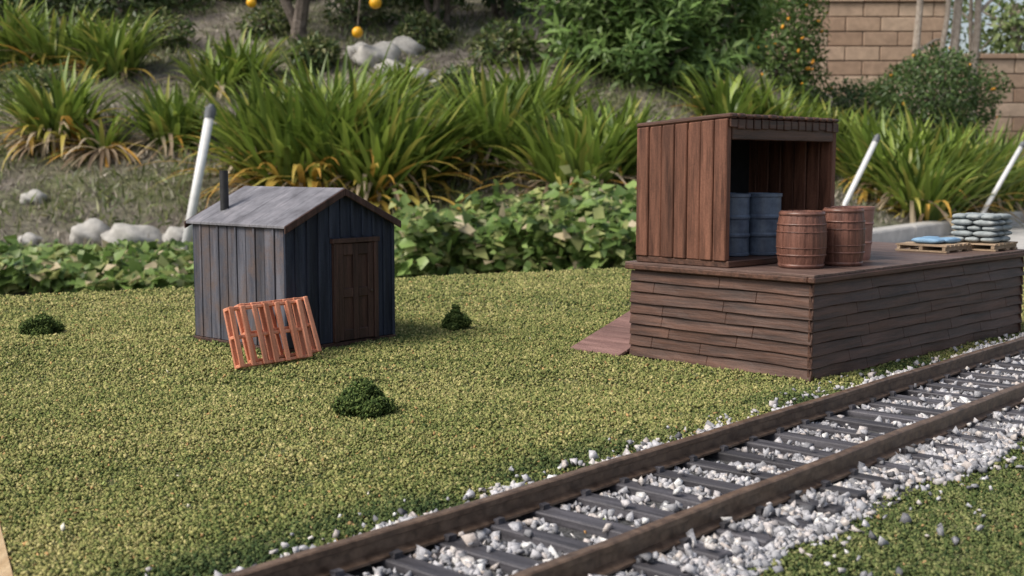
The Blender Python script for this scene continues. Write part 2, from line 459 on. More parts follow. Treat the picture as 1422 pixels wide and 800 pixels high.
for i in range(nrp):
    a = X0+i*st+.004; c = a+st-.020; ya = Y0-.05+random.uniform(-.012, .012); yb = Y1+.02; h = random.uniform(.0, .018)
    mb.hexa([(a, ya, top(ya)+.004), (c, ya, top(ya)+.004), (c, yb, top(yb)+.004), (a, yb, top(yb)+.004),
             (a, ya, top(ya)+.06+h), (c, ya, top(ya)+.06+h), (c, yb, top(yb)+.06+h), (a, yb, top(yb)+.06+h)])
mb.obj('roof_boards', w_y, sb, .024)

# goods on the platform
def on_deck(u, v, z=HZ):
    return (PC[0]+u*math.cos(PA)-v*math.sin(PA), PC[1]+u*math.sin(PA)+v*math.cos(PA), z)
m_bar = wood('barrel_wood', (.10, .045, .034), (.205, .095, .07), 'z', var=.1, rough=.42, scale=12)
m_hoop = plain('barrel_hoop', (.10, .045, .034), (.215, .10, .075), 8, .4)
def barrel(u, v, r=.345, h=.83, n=0):
    o = empty('wooden_barrel', on_deck(u, v, HZ+.005), random.random()*3)
    mb = MB(); pr = []
    for i in range(17):
        t = i/16; rr = r*(.86+.14*math.sin(math.pi*t)**.8); pr.append((rr, t*h))
    pr += [(r*.81, h), (r*.79, h-.05), (.01, h-.05)]
    mb.lathe(pr, n=72, groove=.006); mb.obj('staves', m_bar, o)
    mb = MB()
    for t, wd in ((.04, .06), (.23, .035), (.36, .02), (.64, .02), (.77, .035), (.955, .06)):
        rr = lambda q: r*(.86+.14*math.sin(math.pi*min(max(q, 0), 1))**.8)+.004
        z0 = t*h-wd/2*.9; z1 = t*h+wd/2*.9; z0 = max(z0, .002)
        mb.lathe([(rr(z0/h)-.015, z0), (rr(z0/h)+.006, z0+.006), (rr(z1/h)+.006, z1-.006), (rr(z1/h)-.015, z1)], n=48, cap=False)
    mb.obj('hoops', m_hoop, o, smooth=True)
barrel(.93, .77, r=.362, h=.82); barrel(1.72, .56, r=.325, h=.85)
m_tub = plain('tub_paint', (.24, .11, .085), (.36, .18, .145), 4, .5)
o = empty('wooden_tub', on_deck(2.80, 1.02, HZ+.004)); mb = MB()
mb.lathe([(.28, 0), (.29, .05), (.30, .25), (.315, .27), (.305, .30), (.315, .55), (.33, .57), (.32, .60), (.33, .78), (.34, .79), (.34, .83), (.30, .83), (.29, .77), (.01, .77)], n=40); mb.obj('body', m_tub, o, smooth=False)
m_drum = plain('drum_paint', (.06, .08, .125), (.13, .17, .235), 5, .45)
def drum(u, v, r=.265, h=.95):
    o = empty('steel_drum', on_deck(u, v, HZ+.105)); mb = MB(); pr = [(r*.97, 0), (r*1.03, .01), (r*1.03, .04), (r*.98, .05)]
    for zc in (.33, .62):
        pr += [(r*.98, h*zc-.04), (r*1.05, h*zc-.012), (r*1.05, h*zc+.012), (r*.98, h*zc+.04)]
    pr += [(r*.98, h-.06), (r*1.04, h-.05), (r*1.04, h-.005), (r*.98, h), (r*.94, h-.03), (.01, h-.03)]
    mb.lathe(pr, n=36); mb.obj('shell', m_drum, o)
    mb = MB(); mb.lathe([(.035, h-.03), (.035, h+.0), (.005, h+.0)], r*.5, 0, 12); mb.obj('bung', m_drum, o)
drum(1.50, 1.80); drum(.985, 2.03); drum(.78, 2.66); drum(1.42, 2.60)

def pallet_mesh(L_, W_, T_, nb, bw):
    mb = MB()
    for i in range(nb):
        a = i*(L_-bw)/(nb-1)
        mb.box(a, a+bw, 0, W_, T_-.03, T_, .004)
        if i in (0, nb//2, nb-1): mb.box(a, a+bw, 0, W_, 0, .03, .004)
    for q in (0.02, W_/2-.03, W_-.08): mb.box(.006, L_-.006, q, q+.06, .033, T_-.033, .003)
    return mb
m_pal = wood('pallet_wood', (.32, .22, .14), (.50, .38, .27), 'y', var=.3)
def deck_pallet(u, v, s):
    mb = pallet_mesh(s, s, .13, 6, s*.13); o = mb.obj('wooden_pallet', m_pal)
    o.location = on_deck(u-s/2, v-s/2, HZ+.006); o.rotation_euler = (0, 0, PA); return o
deck_pallet(6.44, .56, .92); deck_pallet(5.49, .98, .92)
def bag(mb, cx, cy, cz, lx, ly, lz, rot=0):
    b0 = len(mb.v); nu, nv = 12, 7
    for j in range(nv+1):
        ph = -math.pi/2+math.pi*j/nv
        for i in range(nu*2):
            th = math.pi*i/nu
            f = lambda t, e_: math.copysign(abs(t)**e_, t)
            x = f(math.cos(ph), .6)*f(math.cos(th), .45)*lx/2; y = f(math.cos(ph), .6)*f(math.sin(th), .45)*ly/2
            zz = f(math.sin(ph), .8)*lz/2*(1-.35*(abs(x)/(lx/2))**3)+random.uniform(-.003, .003)
            mb.v.append((cx+x*math.cos(rot)-y*math.sin(rot), cy+x*math.sin(rot)+y*math.cos(rot), cz+zz))
    k = nu*2
    for j in range(nv):
        for i in range(k):
            q = (i+1) % k; mb.f.append((b0+j*k+i, b0+j*k+q, b0+(j+1)*k+q, b0+(j+1)*k+i))
o = empty('cement_bag_stack', on_deck(6.44, .56, HZ+.14), PA); mb = MB()
for l in range(5):
    for i in range(3):
        off = (i-1)*.27; cz = .052+l*.098; jx = random.uniform(-.03, .03)
        for s in (-.2, .2):
            if l % 2: bag(mb, off+jx, s, cz, .40, .255, .105, math.pi/2+random.uniform(-.06, .06))
            else: bag(mb, s+jx, off, cz, .40, .255, .105, random.uniform(-.06, .06))
mb.obj('bags', plain('cement_bag', (.20, .23, .24), (.36, .39, .40), 5, .8), o, smooth=True)
o = empty('blue_sack_pile', on_deck(5.49, .98, HZ+.14), PA); mb = MB()
bag(mb, -.2, .0, .05, .55, .30, .11, 1.5); bag(mb, .13, .12, .05, .5, .30, .11, .2); bag(mb, .15, -.2, .05, .5, .28, .10, -.1)
mb.obj('sacks', plain('blue_sack', (.15, .28, .44), (.25, .41, .58), 5, .6), o, smooth=True)

# ------------------------------------------------------------------ shed
sh = empty('wooden_shed', (*SC, 0), SA)
SW, SD, SH, SR = 2.35, 2.45, 2.0, 2.55
b_z = wood('shed_weathered', (.042, .046, .064), (.125, .125, .15), 'z', var=.35, wear=(.115, .088, .083), rough=.8)
n_z = wood('shed_navy', (.013, .018, .032), (.042, .053, .083), 'z', var=.35, rough=.7)
k_b = wood('shed_brown', (.028, .016, .013), (.085, .045, .036), 'z', var=.3, rough=.6)
def roofz(x): return SH+(SR-SH)*(1-abs(x-SW/2)/(SW/2))
mb = MB(); mb.box(.04, SW-.04, .04, SD-.04, .02, SH-.03); mb.obj('core', n_z, sh)
mb = MB(); mb.box(-.03, SW+.03, -.03, SD+.03, 0, .07); mb.obj('sill', k_b, sh, .01)
mb = MB(); npl = 10; st = SD/npl
for i in range(npl):
    for xa in (0, SW-.035):
        o_ = random.uniform(-.006, .006)
        mb.box(xa+o_, xa+.035+o_, i*st+.005, (i+1)*st-.005, .075, SH-.01)
for i in range(1, npl, 2):
    mb.box(-.025, -.008, i*st-.025, i*st+.025, .08, SH-.02, .003)
mb.obj('side_walls', b_z, sh, .008)
mb = MB(); npl = 10; st = SW/npl
for i in range(npl):
    a, c = i*st+.004, (i+1)*st-.004
    for ya in (0, SD-.035):
        mb.hexa([(a, ya, .075), (c, ya, .075), (c, ya+.035, .075), (a, ya+.035, .075), (a, ya, roofz(a)-.01), (c, ya, roofz(c)-.01), (c, ya+.035, roofz(c)-.01), (a, ya+.035, roofz(a)-.01)])
for i in range(0, npl+1):
    a = i*st-.027; c = a+.054
    if i == 0: a, c = .0, .06
    if i == npl: a, c = SW-.06, SW
    z0 = .08
    if .93 < a+.03 < 1.97: z0 = 1.80
    mb.hexa([(a, -.035, z0), (c, -.035, z0), (c, -.002, z0), (a, -.002, z0), (a, -.035, roofz(a)-.02), (c, -.035, roofz(c)-.02), (c, -.002, roofz(c)-.02), (a, -.002, roofz(a)-.02)])
mb.obj('gable_walls', n_z, sh, .008)
# roof felt with stains and rain streaks
m_roof, nt, b, _ = newmat('roof_felt'); tc = N(nt, 'ShaderNodeTexCoord')
n1 = noise(nt, tc.outputs['Object'], 2.0, 8, .7); mp = N(nt, 'ShaderNodeMapping'); mp.inputs['Scale'].default_value = (.7, 7, 1)
nt.links.new(tc.outputs['Object'], mp.inputs[0]); n2 = noise(nt, mp.outputs[0], 2.0, 5, .6)
c = ramp(nt, n1.outputs[0], [(.34, (.095, .092, .105)), (.52, (.17, .168, .19)), (.68, (.25, .24, .265))]).outputs[0]
r_ = ramp(nt, n2.outputs[0], [(.35, (.78, .77, .78)), (.65, (1.1, 1.1, 1.1))])
nt.links.new(mixc(nt, 1.0, c, r_.outputs[0], 'MULTIPLY'), b.inputs['Base Color']); b.inputs['Roughness'].default_value = .62
bump(nt, b, n1.outputs[0], .35, .03)
mb = MB(); ov = .06; fo = .10; t = .045; sl = (SR-SH)/(SW/2)
for s in (0, 1):
    xe = -ov if s == 0 else SW+ov; xr = SW/2
    ze = SH-ov*sl; zr = SR
    nseg = 6
    for g in range(nseg):
        ya = -fo+(SD+2*fo)*g/nseg; yb = -fo+(SD+2*fo)*(g+1)/nseg-.003
        q = [(xe, ya, ze), (xr, ya, zr), (xr, yb, zr), (xe, yb, ze)]
        if s: q = [q[1], q[0], q[3], q[2]]
        mb.hexa([(a, b_, c+.012) for a, b_, c in q]+[(a, b_, c+t+.012) for a, b_, c in q])
o = mb.obj('roof', m_roof, sh, .006)
mb = MB()
for s in (0, 1):
    xe = -ov-.01 if s == 0 else SW+ov+.01; xr = SW/2+(.0015 if s else -.0015)
    ze = SH-ov*sl; zr = SR
    for ya, yb in ((-fo-.035, -fo-.002), (SD+fo+.002, SD+fo+.035)):
        q = [(xe, ya), (xr, ya), (xr, yb), (xe, yb)]; zz = [ze, zr, zr, ze]
        if s: q = [q[1], q[0], q[3], q[2]]; zz = [zr, ze, ze, zr]
        mb.hexa([(*p, z_-.07) for p, z_ in zip(q, zz)]+[(*p, z_+.05) for p, z_ in zip(q, zz)])
mb.obj('bargeboards', k_b, sh, .008)
mb = MB(); D0, D1, DT = .965, 1.935, 1.70
mb.box(D0, D0+.09, -.075, -.002, .08, DT); mb.box(D1-.09, D1, -.075, -.002, .08, DT); mb.box(D0-.03, D1+.03, -.085, -.002, DT+.002, DT+.08)
mb.obj('door_frame', k_b, sh, .008)
mb = MB(); a, c = D0+.095, D1-.095; mid = (a+c)/2
mb.box(a, c, -.022, -.003, .09, DT-.005)
mb.box(a, a+.12, -.055, -.024, .09, DT-.005); mb.box(c-.12, c, -.055, -.024, .09, DT-.005); mb.box(mid-.055, mid+.055, -.055, -.024, .09, DT-.005)
for z0, z1 in ((.092, .27), (.80, .95), (1.5, DT-.008)):
    for p, q in ((a+.122, mid-.057), (mid+.057, c-.122)): mb.box(p, q, -.053, -.024, z0, z1)
mb.obj('door', k_b, sh, .01)
mb = MB(); mb.lathe([(.02, 0), (.028, .02), (.01, .035)], n=10); o = mb.obj('knob', plain('knob', (.06, .04, .03), (.1, .07, .05), 5, .5, metal=.5), sh)
o.location = (c-.06, -.056, .88); o.rotation_euler = (math.pi/2, 0, 0)
mb = MB(); mb.lathe([(.072, 0), (.072, .74), (.05, .74), (.05, .6), (.01, .6)], n=20); o = mb.obj('chimney_pipe', plain('black_pipe', (.012, .012, .014), (.03, .03, .032), 6, .5), sh, smooth=False)
o.location = (.36, 2.02, 2.14)
mb = MB(); mb.lathe([(.10, 0), (.095, .02), (.075, .04)], n=20); o = mb.obj('chimney_flashing', plain('flash', (.1, .1, .11), (.18, .18, .2), 6, .6), sh)
o.location = (.36, 2.02, 2.195); o.rotation_euler = (0, -math.atan(sl), 0)

# orange pallets leaning at the shed
m_or = wood('orange_pallet', (.52, .19, .105), (.74, .33, .21), 'y', var=.2, rough=.5)
for k, (ux, n0, lean, rz) in enumerate(((-1.50, .72, 17, 0), (-1.10, .50, 20, 2.5))):
    e_ = empty('orange_wooden_pallet')
    ox = SC[0]+ux*math.cos(SA)+n0*math.sin(SA); oy = SC[1]+ux*math.sin(SA)-n0*math.cos(SA)
    e_.location = (ox, oy, .03); e_.rotation_euler = (math.radians(90-lean), math.radians(0), SA+math.radians(rz))
    mb = MB(); L_, W_, nb, bw = 1.34, .90, 7, .085
    for i in range(nb):
        a = i*(L_-bw)/(nb-1); mb.box(a, a+bw, 0, W_, .125, .16, .008)
        if i % 3 == 0: mb.box(a, a+bw, 0, W_, 0, .03, .006)
    mb.obj('deck_boards', m_or, e_, .010)
    mb = MB()
    for q in (.0, W_/2-.025, W_-.05): mb.box(.004, L_-.004, q+.003, q+.05, .033, .122, .004)
    mb.obj('stringers', m_or, e_, .008)

# ------------------------------------------------------------------ small foam bushes
m_bush = island('foam_bush', [(0, (.022, .042, .012)), (.5, (.065, .105, .028)), (1, (.17, .22, .065))], rough=1)
def foam_bush(x, y, rx, rz, n):
    P = []; nl = 15
    for i in range(nl):                      # irregular lobes of foam, with gaps between them
        a = R.uniform(0, 6.28); q = R.random()**.6; hz = R.uniform(.1, 1)*(1-q*.75)
        c = np.array([x+math.cos(a)*q*rx*.72, y+math.sin(a)*q*rx*.72, .04+hz*rz*.74])
        m_ = n//nl; r0 = R.uniform(.20, .36)*rx*1.15
        d = R.normal(size=(m_, 3)); d /= np.linalg.norm(d, axis=1)[:, None]
        P.append(c+d*(R.random(m_)**.45*r0*(1+R.normal(size=m_)*.13))[:, None]*np.array([1, 1, .85]))
    P = np.concatenate(P); P[:, 2] = np.maximum(P[:, 2], .012)
    scatter('foam_bush', P, R.uniform(.008, .019, len(P)), m_bush, jit=.5, an=(1.8, .8, .8))
foam_bush(-8.27, 21.0, .42, .40, 6500); foam_bush(-1.02, 21.6, .30, .56, 6500); foam_bush(-1.80, 14.3, .42, .46, 9500)

# ================================================================== GARDEN BACKGROUND (metres * M)
KX, KY = 1.72, 5.8
def th(x, y):
    x = np.asarray(x, float); y = np.asarray(y, float)
    zl = np.interp(y, [0, 4, 4.3, 5.5, 6, 7, 8.5, 10, 12, 15, 40], [-.5, -.5, -.45, -.33, -.15, .2, .75, 1.25, 1.7, 2.0, 2.0])
    q = (x-KX)*-.815+(y-KY)*.58
    zr = np.where(q < 0, -.37, -.33+.36*np.clip(q, 0, 4))
    zr = np.where(y < 4.5, -.5+np.clip((y-4)/.5, 0, 1)*.13, zr)
    t = np.clip((x/np.maximum(y, 1)-.10)/.17, 0, 1); t = t*t*(3-2*t)
    z = zl*(1-t)+zr*t
    bump_ = .035*snoise(x, y, 3.1)+.015*snoise(x, y, 9)
    return z+bump_*np.clip((y-5)/1.5, 0, 1)*np.where((t > .6) & (q < .1), 0, 1)
def g1(x, y): return float(th(x, y))
def uz(y, v): return .033+y*(227-v)*.000594      # height seen at a given elevation angle
xs = np.unique(np.concatenate([[-400, -100, -40, -15, -8], np.arange(-5.5, 7.5, .1), [9, 15, 40, 100, 400]]))
ys = np.unique(np.concatenate([[-400, -100, -30, -8, 0, 2, 3], np.arange(3.8, 16, .1), [18, 22, 30, 45, 100, 400]]))
gx, gy = np.meshgrid(xs, ys)
m_soil, nt, b, _ = newmat('hillside_soil'); geo = N(nt, 'ShaderNodeNewGeometry')
n1 = noise(nt, geo.outputs['Position'], .09, 9, .75); n2 = noise(nt, geo.outputs['Position'], .012, 5, .6)
c = ramp(nt, n1.outputs[0], [(.3, (.06, .05, .042)), (.5, (.19, .165, .14)), (.7, (.40, .36, .31))]).outputs[0]
f = ramp(nt, n2.outputs[0], [(.42, (0, 0, 0)), (.6, (1, 1, 1))])
c2 = ramp(nt, n1.outputs[0], [(.3, (.04, .05, .02)), (.7, (.20, .21, .09))]).outputs[0]
nt.links.new(mixc(nt, f.outputs[0], c, c2), b.inputs['Base Color']); b.inputs['Roughness'].default_value = 1
bump(nt, b, n1.outputs[0], 1, 4)
np_mesh('garden_hillside', np.stack([gx.ravel(), gy.ravel(), th(gx, gy).ravel()], 1)*M, grid_faces(len(xs), len(ys)), m_soil, smooth=True)

m_conc = plain('concrete', (.34, .33, .32), (.50, .48, .46), .12, .85, .2, .3)
mb = MB(); dk = (.58, .815)
def kp(s, q): return ((KX+dk[0]*s-.815*q)*M, (KY+dk[1]*s+.58*q)*M)
for i in range(7):
    s0, s1 = -1.5+i*1.0, -1.5+(i+1)*1.0-.012
    q = [kp(s0, -.07), kp(s1, -.07), kp(s1, .05), kp(s0, .05)]
    mb.hexa([(*p, -.42*M) for p in q]+[(*p, -.285*M) for p in q])
mb.obj('concrete_kerb', m_conc, None, .8)
mb = MB(); q = [kp(-1.6, -3.5), kp(6, -3.5), kp(6, -.072), kp(-1.6, -.072)]
mb.hexa([(*p, -.40*M) for p in q]+[(*p, -.362*M) for p in q]); mb.obj('paved_path', m_conc)

# ---- block wall
m_block, nt, b, _ = newmat('wall_block'); geo = N(nt, 'ShaderNodeNewGeometry')
n1 = noise(nt, geo.outputs['Position'], .12, 6, .7)
c = ramp(nt, geo.outputs['Random Per Island'], [(0, (.36, .24, .17)), (.5, (.48, .34, .25)), (1, (.56, .42, .32))]).outputs[0]
r_ = ramp(nt, n1.outputs[0], [(.3, (.75,)*3), (.7, (1.12,)*3)])
nt.links.new(mixc(nt, 1.0, c, r_.outputs[0], 'MULTIPLY'), b.inputs['Base Color']); b.inputs['Roughness'].default_value = .95
bump(nt, b, n1.outputs[0], .6, 1.0)
wl = empty('block_wall'); mb = MB(); mm = MB()
WY = 14.0; CH, BL = .165, .40
def wall_seg(xa, xb, zb, zt):
    rows = int(round((zt-zb)/CH))
    for r in range(rows):
        z0 = zt-(r+1)*CH; x = xa-(BL/2 if r % 2 else 0)
        while x < xb:
            a, c = max(x, xa), min(x+BL, xb)
            if c-a > .03: mb.box((a+.006)*M, (c-.006)*M, WY*M+random.uniform(-.5, .3), (WY+.2)*M, (z0+.006)*M, (z0+CH-.006)*M)
            x += BL
    mm.box(xa*M, xb*M, (WY+.018)*M, (WY+.188)*M, (zt-rows*CH)*M, (zt-.01)*M)
    for i in range(int((xb-xa)/.4+1)):
        a = xa+i*.4; c = min(a+.4, xb)
        if c-a > .05: mb.box((a+.004)*M-0, (c-.004)*M, (WY-.03)*M, (WY+.23)*M, (zt+.004)*M, (zt+.06)*M)
wall_seg(-9, 2.0, 1.4, 3.0); wall_seg(2.01, 4.95, 0, 1.86); wall_seg(4.96, 12, 0, 1.22)
mb.obj('blocks', m_block, wl, .6); mm.obj('mortar', plain('mortar', (.17, .135, .11), (.25, .20, .165), .2, 1), wl)

# ---- foliage builders
m_fol = foliage('leaf', .42, .32)
def leaves(P, D, Nn, ln, wd, col, fold=.25):
    D = D/np.linalg.norm(D, axis=1)[:, None]
    S = np.cross(D, Nn); S /= np.linalg.norm(S, axis=1)[:, None]+1e-9
    U = np.cross(S, D)
    ln = ln[:, None]; wd = wd[:, None]
    mid = P+D*ln*.42
    V = np.stack([P, mid+S*wd*.5+U*wd*fold, P+D*ln-U*ln*.12, mid-S*wd*.5+U*wd*fold, mid], 1)
    n = len(P); F = np.array([(0, 1, 4), (1, 2, 4), (2, 3, 4), (3, 0, 4)])
    FF = (F[None]+(np.arange(n)*5)[:, None, None]).reshape(-1, 3)
    return V.reshape(-1, 3), FF, np.repeat(col, 5, 0)
def rand_dirs(n, up=0.0):
    d = R.normal(size=(n, 3)); d[:, 2] += up; return d/np.linalg.norm(d, axis=1)[:, None]
def lumpy(d, seed, amp=.25):
    return 1+amp*(np.sin(d[:, 0]*4+seed)+np.sin(d[:, 1]*5+seed*2)+np.sin(d[:, 2]*6+seed*3)+.7*np.sin(d[:, 0]*11+d[:, 2]*9+seed))/3

def cloud(name, c, r, n, ln, wd, cols, seed=0, amp=.3, shell=.45, mat=None, parent=None):
    d = rand_dirs(n); rr = R.random(n)**shell*lumpy(d, seed, amp)
    P = np.array(c)+d*rr[:, None]*np.array(r)
    D = rand_dirs(n)*.8+d*.7; D[:, 2] -= .15
    Nn = rand_dirs(n)*.5+d*.6+np.array([0, 0, .6])
    ci = R.integers(0, len(cols), n); col = np.array(cols)[ci]*R.uniform(.65, 1.3, (n, 1))
    V, F, C = leaves(P, D, Nn, ln*R.uniform(.6, 1.3, n), wd*R.uniform(.7, 1.2, n), col)
    return np_mesh(name, V*M, F, mat or m_fol, C, parent)

GA = [(.13, .205, .04), (.17, .26, .05), (.24, .33, .075), (.08, .135, .03)]
YL = [(.56, .44, .10), (.60, .33, .07), (.48, .44, .11)]
DD = [(.38, .29, .20), (.50, .41, .29), (.26, .19, .13)]
def agapanthus(x, y, rad, hgt, n=170, yellow=.08, dead=25, wd=.031, dry_len=.35, green=1.0):
    V = []; F = []; C = []
    def blade(px, py, pz, az_, el, L_, w0, bend, col, tipc):
        k = 8; d_el = -bend/k; pos = np.array([px, py, pz]); seg = L_/k; b0 = len(V); tw = R.uniform(-.5, .5)
        for i in range(k+1):
            t = i/k; wv_ = w0*(.75+.5*t if t < .4 else .95*max(0.04, 1-((t-.4)/.6)**2.2))
            s = np.array([-math.sin(az_+tw*t), math.cos(az_+tw*t), 0])
            up = np.array([-math.cos(az_)*math.sin(el), -math.sin(az_)*math.sin(el), math.cos(el)])
            V.append(pos+s*wv_/2+up*wv_*.15); V.append(pos); V.append(pos-s*wv_/2+up*wv_*.15)
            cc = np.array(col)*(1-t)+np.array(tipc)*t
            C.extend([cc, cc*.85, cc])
            pos = pos+seg*np.array([math.cos(az_)*math.cos(el), math.sin(az_)*math.cos(el), math.sin(el)])
            el += d_el*(.4+1.2*t)
        for i in range(k):
            a = b0+i*3
            F.append((a, a+1, a+4, a+3)); F.append((a+1, a+2, a+5, a+4))
    for i in range(int(n*1.4)):
        rr = rad*.65*math.sqrt(R.random()); a = R.uniform(0, 2*math.pi)
        az_ = a+R.normal()*.6; f = R.random()
        px, py = x+rr*math.cos(a), y+rr*math.sin(a)*.8
        yel = R.random() < yellow
        L_ = hgt*R.uniform(.65, 1.25)
        el = math.radians(88-46*f*(.5+rr/rad)); bend = R.uniform(.4, 1.5)
        c0 = np.array(GA[R.integers(0, 4)])*R.uniform(.7, 1.35)*green
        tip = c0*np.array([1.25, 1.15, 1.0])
        if yel:
            el = math.radians(R.uniform(5, 50)); bend = R.uniform(1.2, 2.4); c0 = np.array(YL[R.integers(0, 3)]); tip = np.array(YL[R.integers(0, 3)])*R.uniform(.7, 1.1)
        elif R.random() < .12: tip = np.array(YL[2])
        blade(px, py, g1(px, py), az_, el, L_, wd*R.uniform(.7, 1.25), bend, c0, tip)
    for i in range(dead):
        a = R.uniform(math.pi*1.05, math.pi*1.95); rr = rad*.5
        px, py = x+rr*math.cos(a), y+rr*math.sin(a)*.7; c0 = np.array(DD[R.integers(0, 3)])*R.uniform(.7, 1.3)
        if R.random() < .3: c0 = np.array(YL[R.integers(0, 3)])
        blade(px, py, g1(px, py)+R.uniform(.05, .3)*hgt, a+R.normal()*.5, R.uniform(-.8, .3), dry_len*R.uniform(.6, 1.2), wd*.7, R.uniform(.4, 1.4), c0, c0*1.1)
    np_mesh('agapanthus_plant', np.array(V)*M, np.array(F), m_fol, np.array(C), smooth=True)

def X_(u, y): return (u-711)/1674*y
for (u, y, rad, h, n, yl, dd) in (
        (420, 6.15, .36, .58, 260, .16, 60), (520, 6.10, .36, .56, 260, .20, 60), (470, 6.35, .30, .64, 200, .03, 0),
        (575, 6.25, .22, .42, 110, .10, 20), (360, 6.4, .22, .5, 100, .05, 10),
        (85, 6.9, .26, .40, 150, .10, 90), (245, 6.8, .2, .34, 110, .07, 20), (150, 6.7, .1, .25, 30, .1, 40),
        (90, 8.3, .3, .42, 130, .05, 20), (165, 8.1, .25, .42, 120, .05, 20), (20, 8.5, .3, .45, 120, .05, 20),
        (340, 8.0, .22, .34, 90, .04, 10), (300, 7.8, .2, .3, 60, .04, 10),
        (690, 6.5, .28, .46, 190, .08, 50), (800, 6.1, .30, .44, 210, .10, 60), (850, 6.4, .25, .42, 130, .10, 30),
        (740, 7.1, .3, .42, 120, .05, 15), (660, 6.8, .2, .4, 80, .05, 15),
        (1080, 7.6, .35, .40, 150, .05, 10), (1010, 7.4, .3, .36, 110, .05, 10), (1150, 8.0, .3, .38, 110, .05, 10),
        (1240, 7.3, .34, .50, 200, .07, 40), (1300, 7.6, .38, .54, 220, .07, 50), (1370, 8.3, .36, .55, 200, .07, 30), (1275, 6.85, .25, .42, 130, .09, 30),
        (1200, 8.3, .35, .42, 130, .05, 10), (1420, 9.3, .4, .5, 130, .05, 10), (560, 7.6, .2, .25, 60, .1, 20)):
    agapanthus(X_(u, y), y, rad, h, n, yl, dd)

# ---- dry grass and weeds on the slope
def grass_patch(name, n, xr, yr, cols, ln, wd, accept=None):
    y = R.uniform(yr[0], yr[1], n); x = R.uniform(xr[0], xr[1], n)*y
    if accept is not None:
        k = accept(x, y); x, y = x[k], y[k]; n = len(x)
    q = (x-KX)*-.815+(y-KY)*.58
    k = ~((x/y > .2) & (q < .12)); x, y = x[k], y[k]; n = len(x)
    P = np.stack([x, y, th(x, y)], 1); D = rand_dirs(n, 1.1); Nn = rand_dirs(n)
    col = np.array(cols)[R.integers(0, len(cols), n)]*R.uniform(.6, 1.3, (n, 1))
    V, F, C = leaves(P, D, Nn, ln*R.uniform(.4, 1.4, n), wd*R.uniform(.6, 1.3, n), col, .05)
    np_mesh(name, V*M, F, m_fol, C)
dry = [(.31, .27, .22), (.40, .35, .29), (.23, .20, .17), (.26, .25, .18), (.20, .22, .11)]
grn = [(.16, .20, .065), (.19, .22, .08), (.11, .15, .05), (.25, .25, .12)]
grass_patch('dry_grass', 45000, (-.5, .48), (5.0, 10.5), dry, .05, .010)
grass_patch('green_weeds', 30000, (-.5, .48), (5.6, 11), grn, .08, .012, lambda x, y: vnoise(x, y, 1.4)+R.normal(size=len(x))*.25 > .05)

# ---- leafy ground cover
def groundcover(n, u0, u1, y0, y1, hmax, ls=.075, thr=-.75):
    y = R.uniform(y0, y1, n); u = R.uniform(u0, u1, n); x = (u-711)/1674*y
    k = (vnoise(x, y, 2.6) > thr); x, y, u = x[k], y[k], u[k]; n = len(x)
    hh = hmax*(.8+.75*vnoise(x, y, 2.2))*np.clip(np.minimum(u-u0, u1-u)/25+.15, .2, 1)
    t = R.random(n)**.6
    P = np.stack([x, y, th(x, y)+np.maximum(hh, .03)*t], 1)
    D = rand_dirs(n)*np.array([1, 1, .5])+np.array([0, -.3, -.1]); Nn = rand_dirs(n)*.7+np.array([0, -.35, .9])
    cols = np.array([(.15, .24, .06), (.20, .30, .08), (.26, .36, .11), (.08, .14, .035), (.38, .41, .16)])
    col = cols[R.integers(0, 5, n)]*R.uniform(.6, 1.25, (n, 1))
    br = R.random(n) < .05; col[br] = (.55, .46, .30)
    l = ls*R.uniform(.4, 1.25, n)
    V, F, C = leaves(P, D, Nn, l, l*.8, col, .12)
    np_mesh('ivy_ground_cover', V*M, F, m_fol, C)
groundcover(7000, 535, 930, 4.4, 5.5, .25, .064, -.5); groundcover(3600, -60, 262, 4.3, 5.0, .12, .06, -.35); groundcover(1300, 240, 560, 4.5, 5.2, .12, .06, -.3)
groundcover(700, -60, 200, 5.0, 5.6, .05, .05, 0)

# ---- shrubs and trees
def wood_limbs(mb, base, top_, r0, nl, spread, seed):
    rs = random.Random(seed); b_ = Vector(base); t_ = Vector(top_)
    pts = [b_.lerp(t_, k/6)+Vector((rs.uniform(-1, 1), rs.uniform(-1, 1), 0))*spread*.05 for k in range(7)]
    mb.tube([p*M for p in pts], [r0*M*(1-.55*k/6) for k in range(7)], 9)
    for i in range(nl):
        s = b_.lerp(t_, rs.uniform(.3, 1)); a = rs.uniform(0, 6.28)
        e_ = s+Vector((math.cos(a)*spread, math.sin(a)*spread, rs.uniform(.2, .8)*spread))*rs.uniform(.6, 1)
        m_ = s.lerp(e_, .5)+Vector((0, 0, .08*spread))
        mb.tube([s*M, m_*M, e_*M], [r0*.45*M, r0*.3*M, r0*.1*M], 6)
m_bark = plain('bark', (.07, .055, .045), (.2, .165, .14), .35, .95, .8, 1.0)
m_bark2 = plain('pale_bark', (.28, .23, .19), (.48, .41, .35), .3, .95, .6, 1.0)

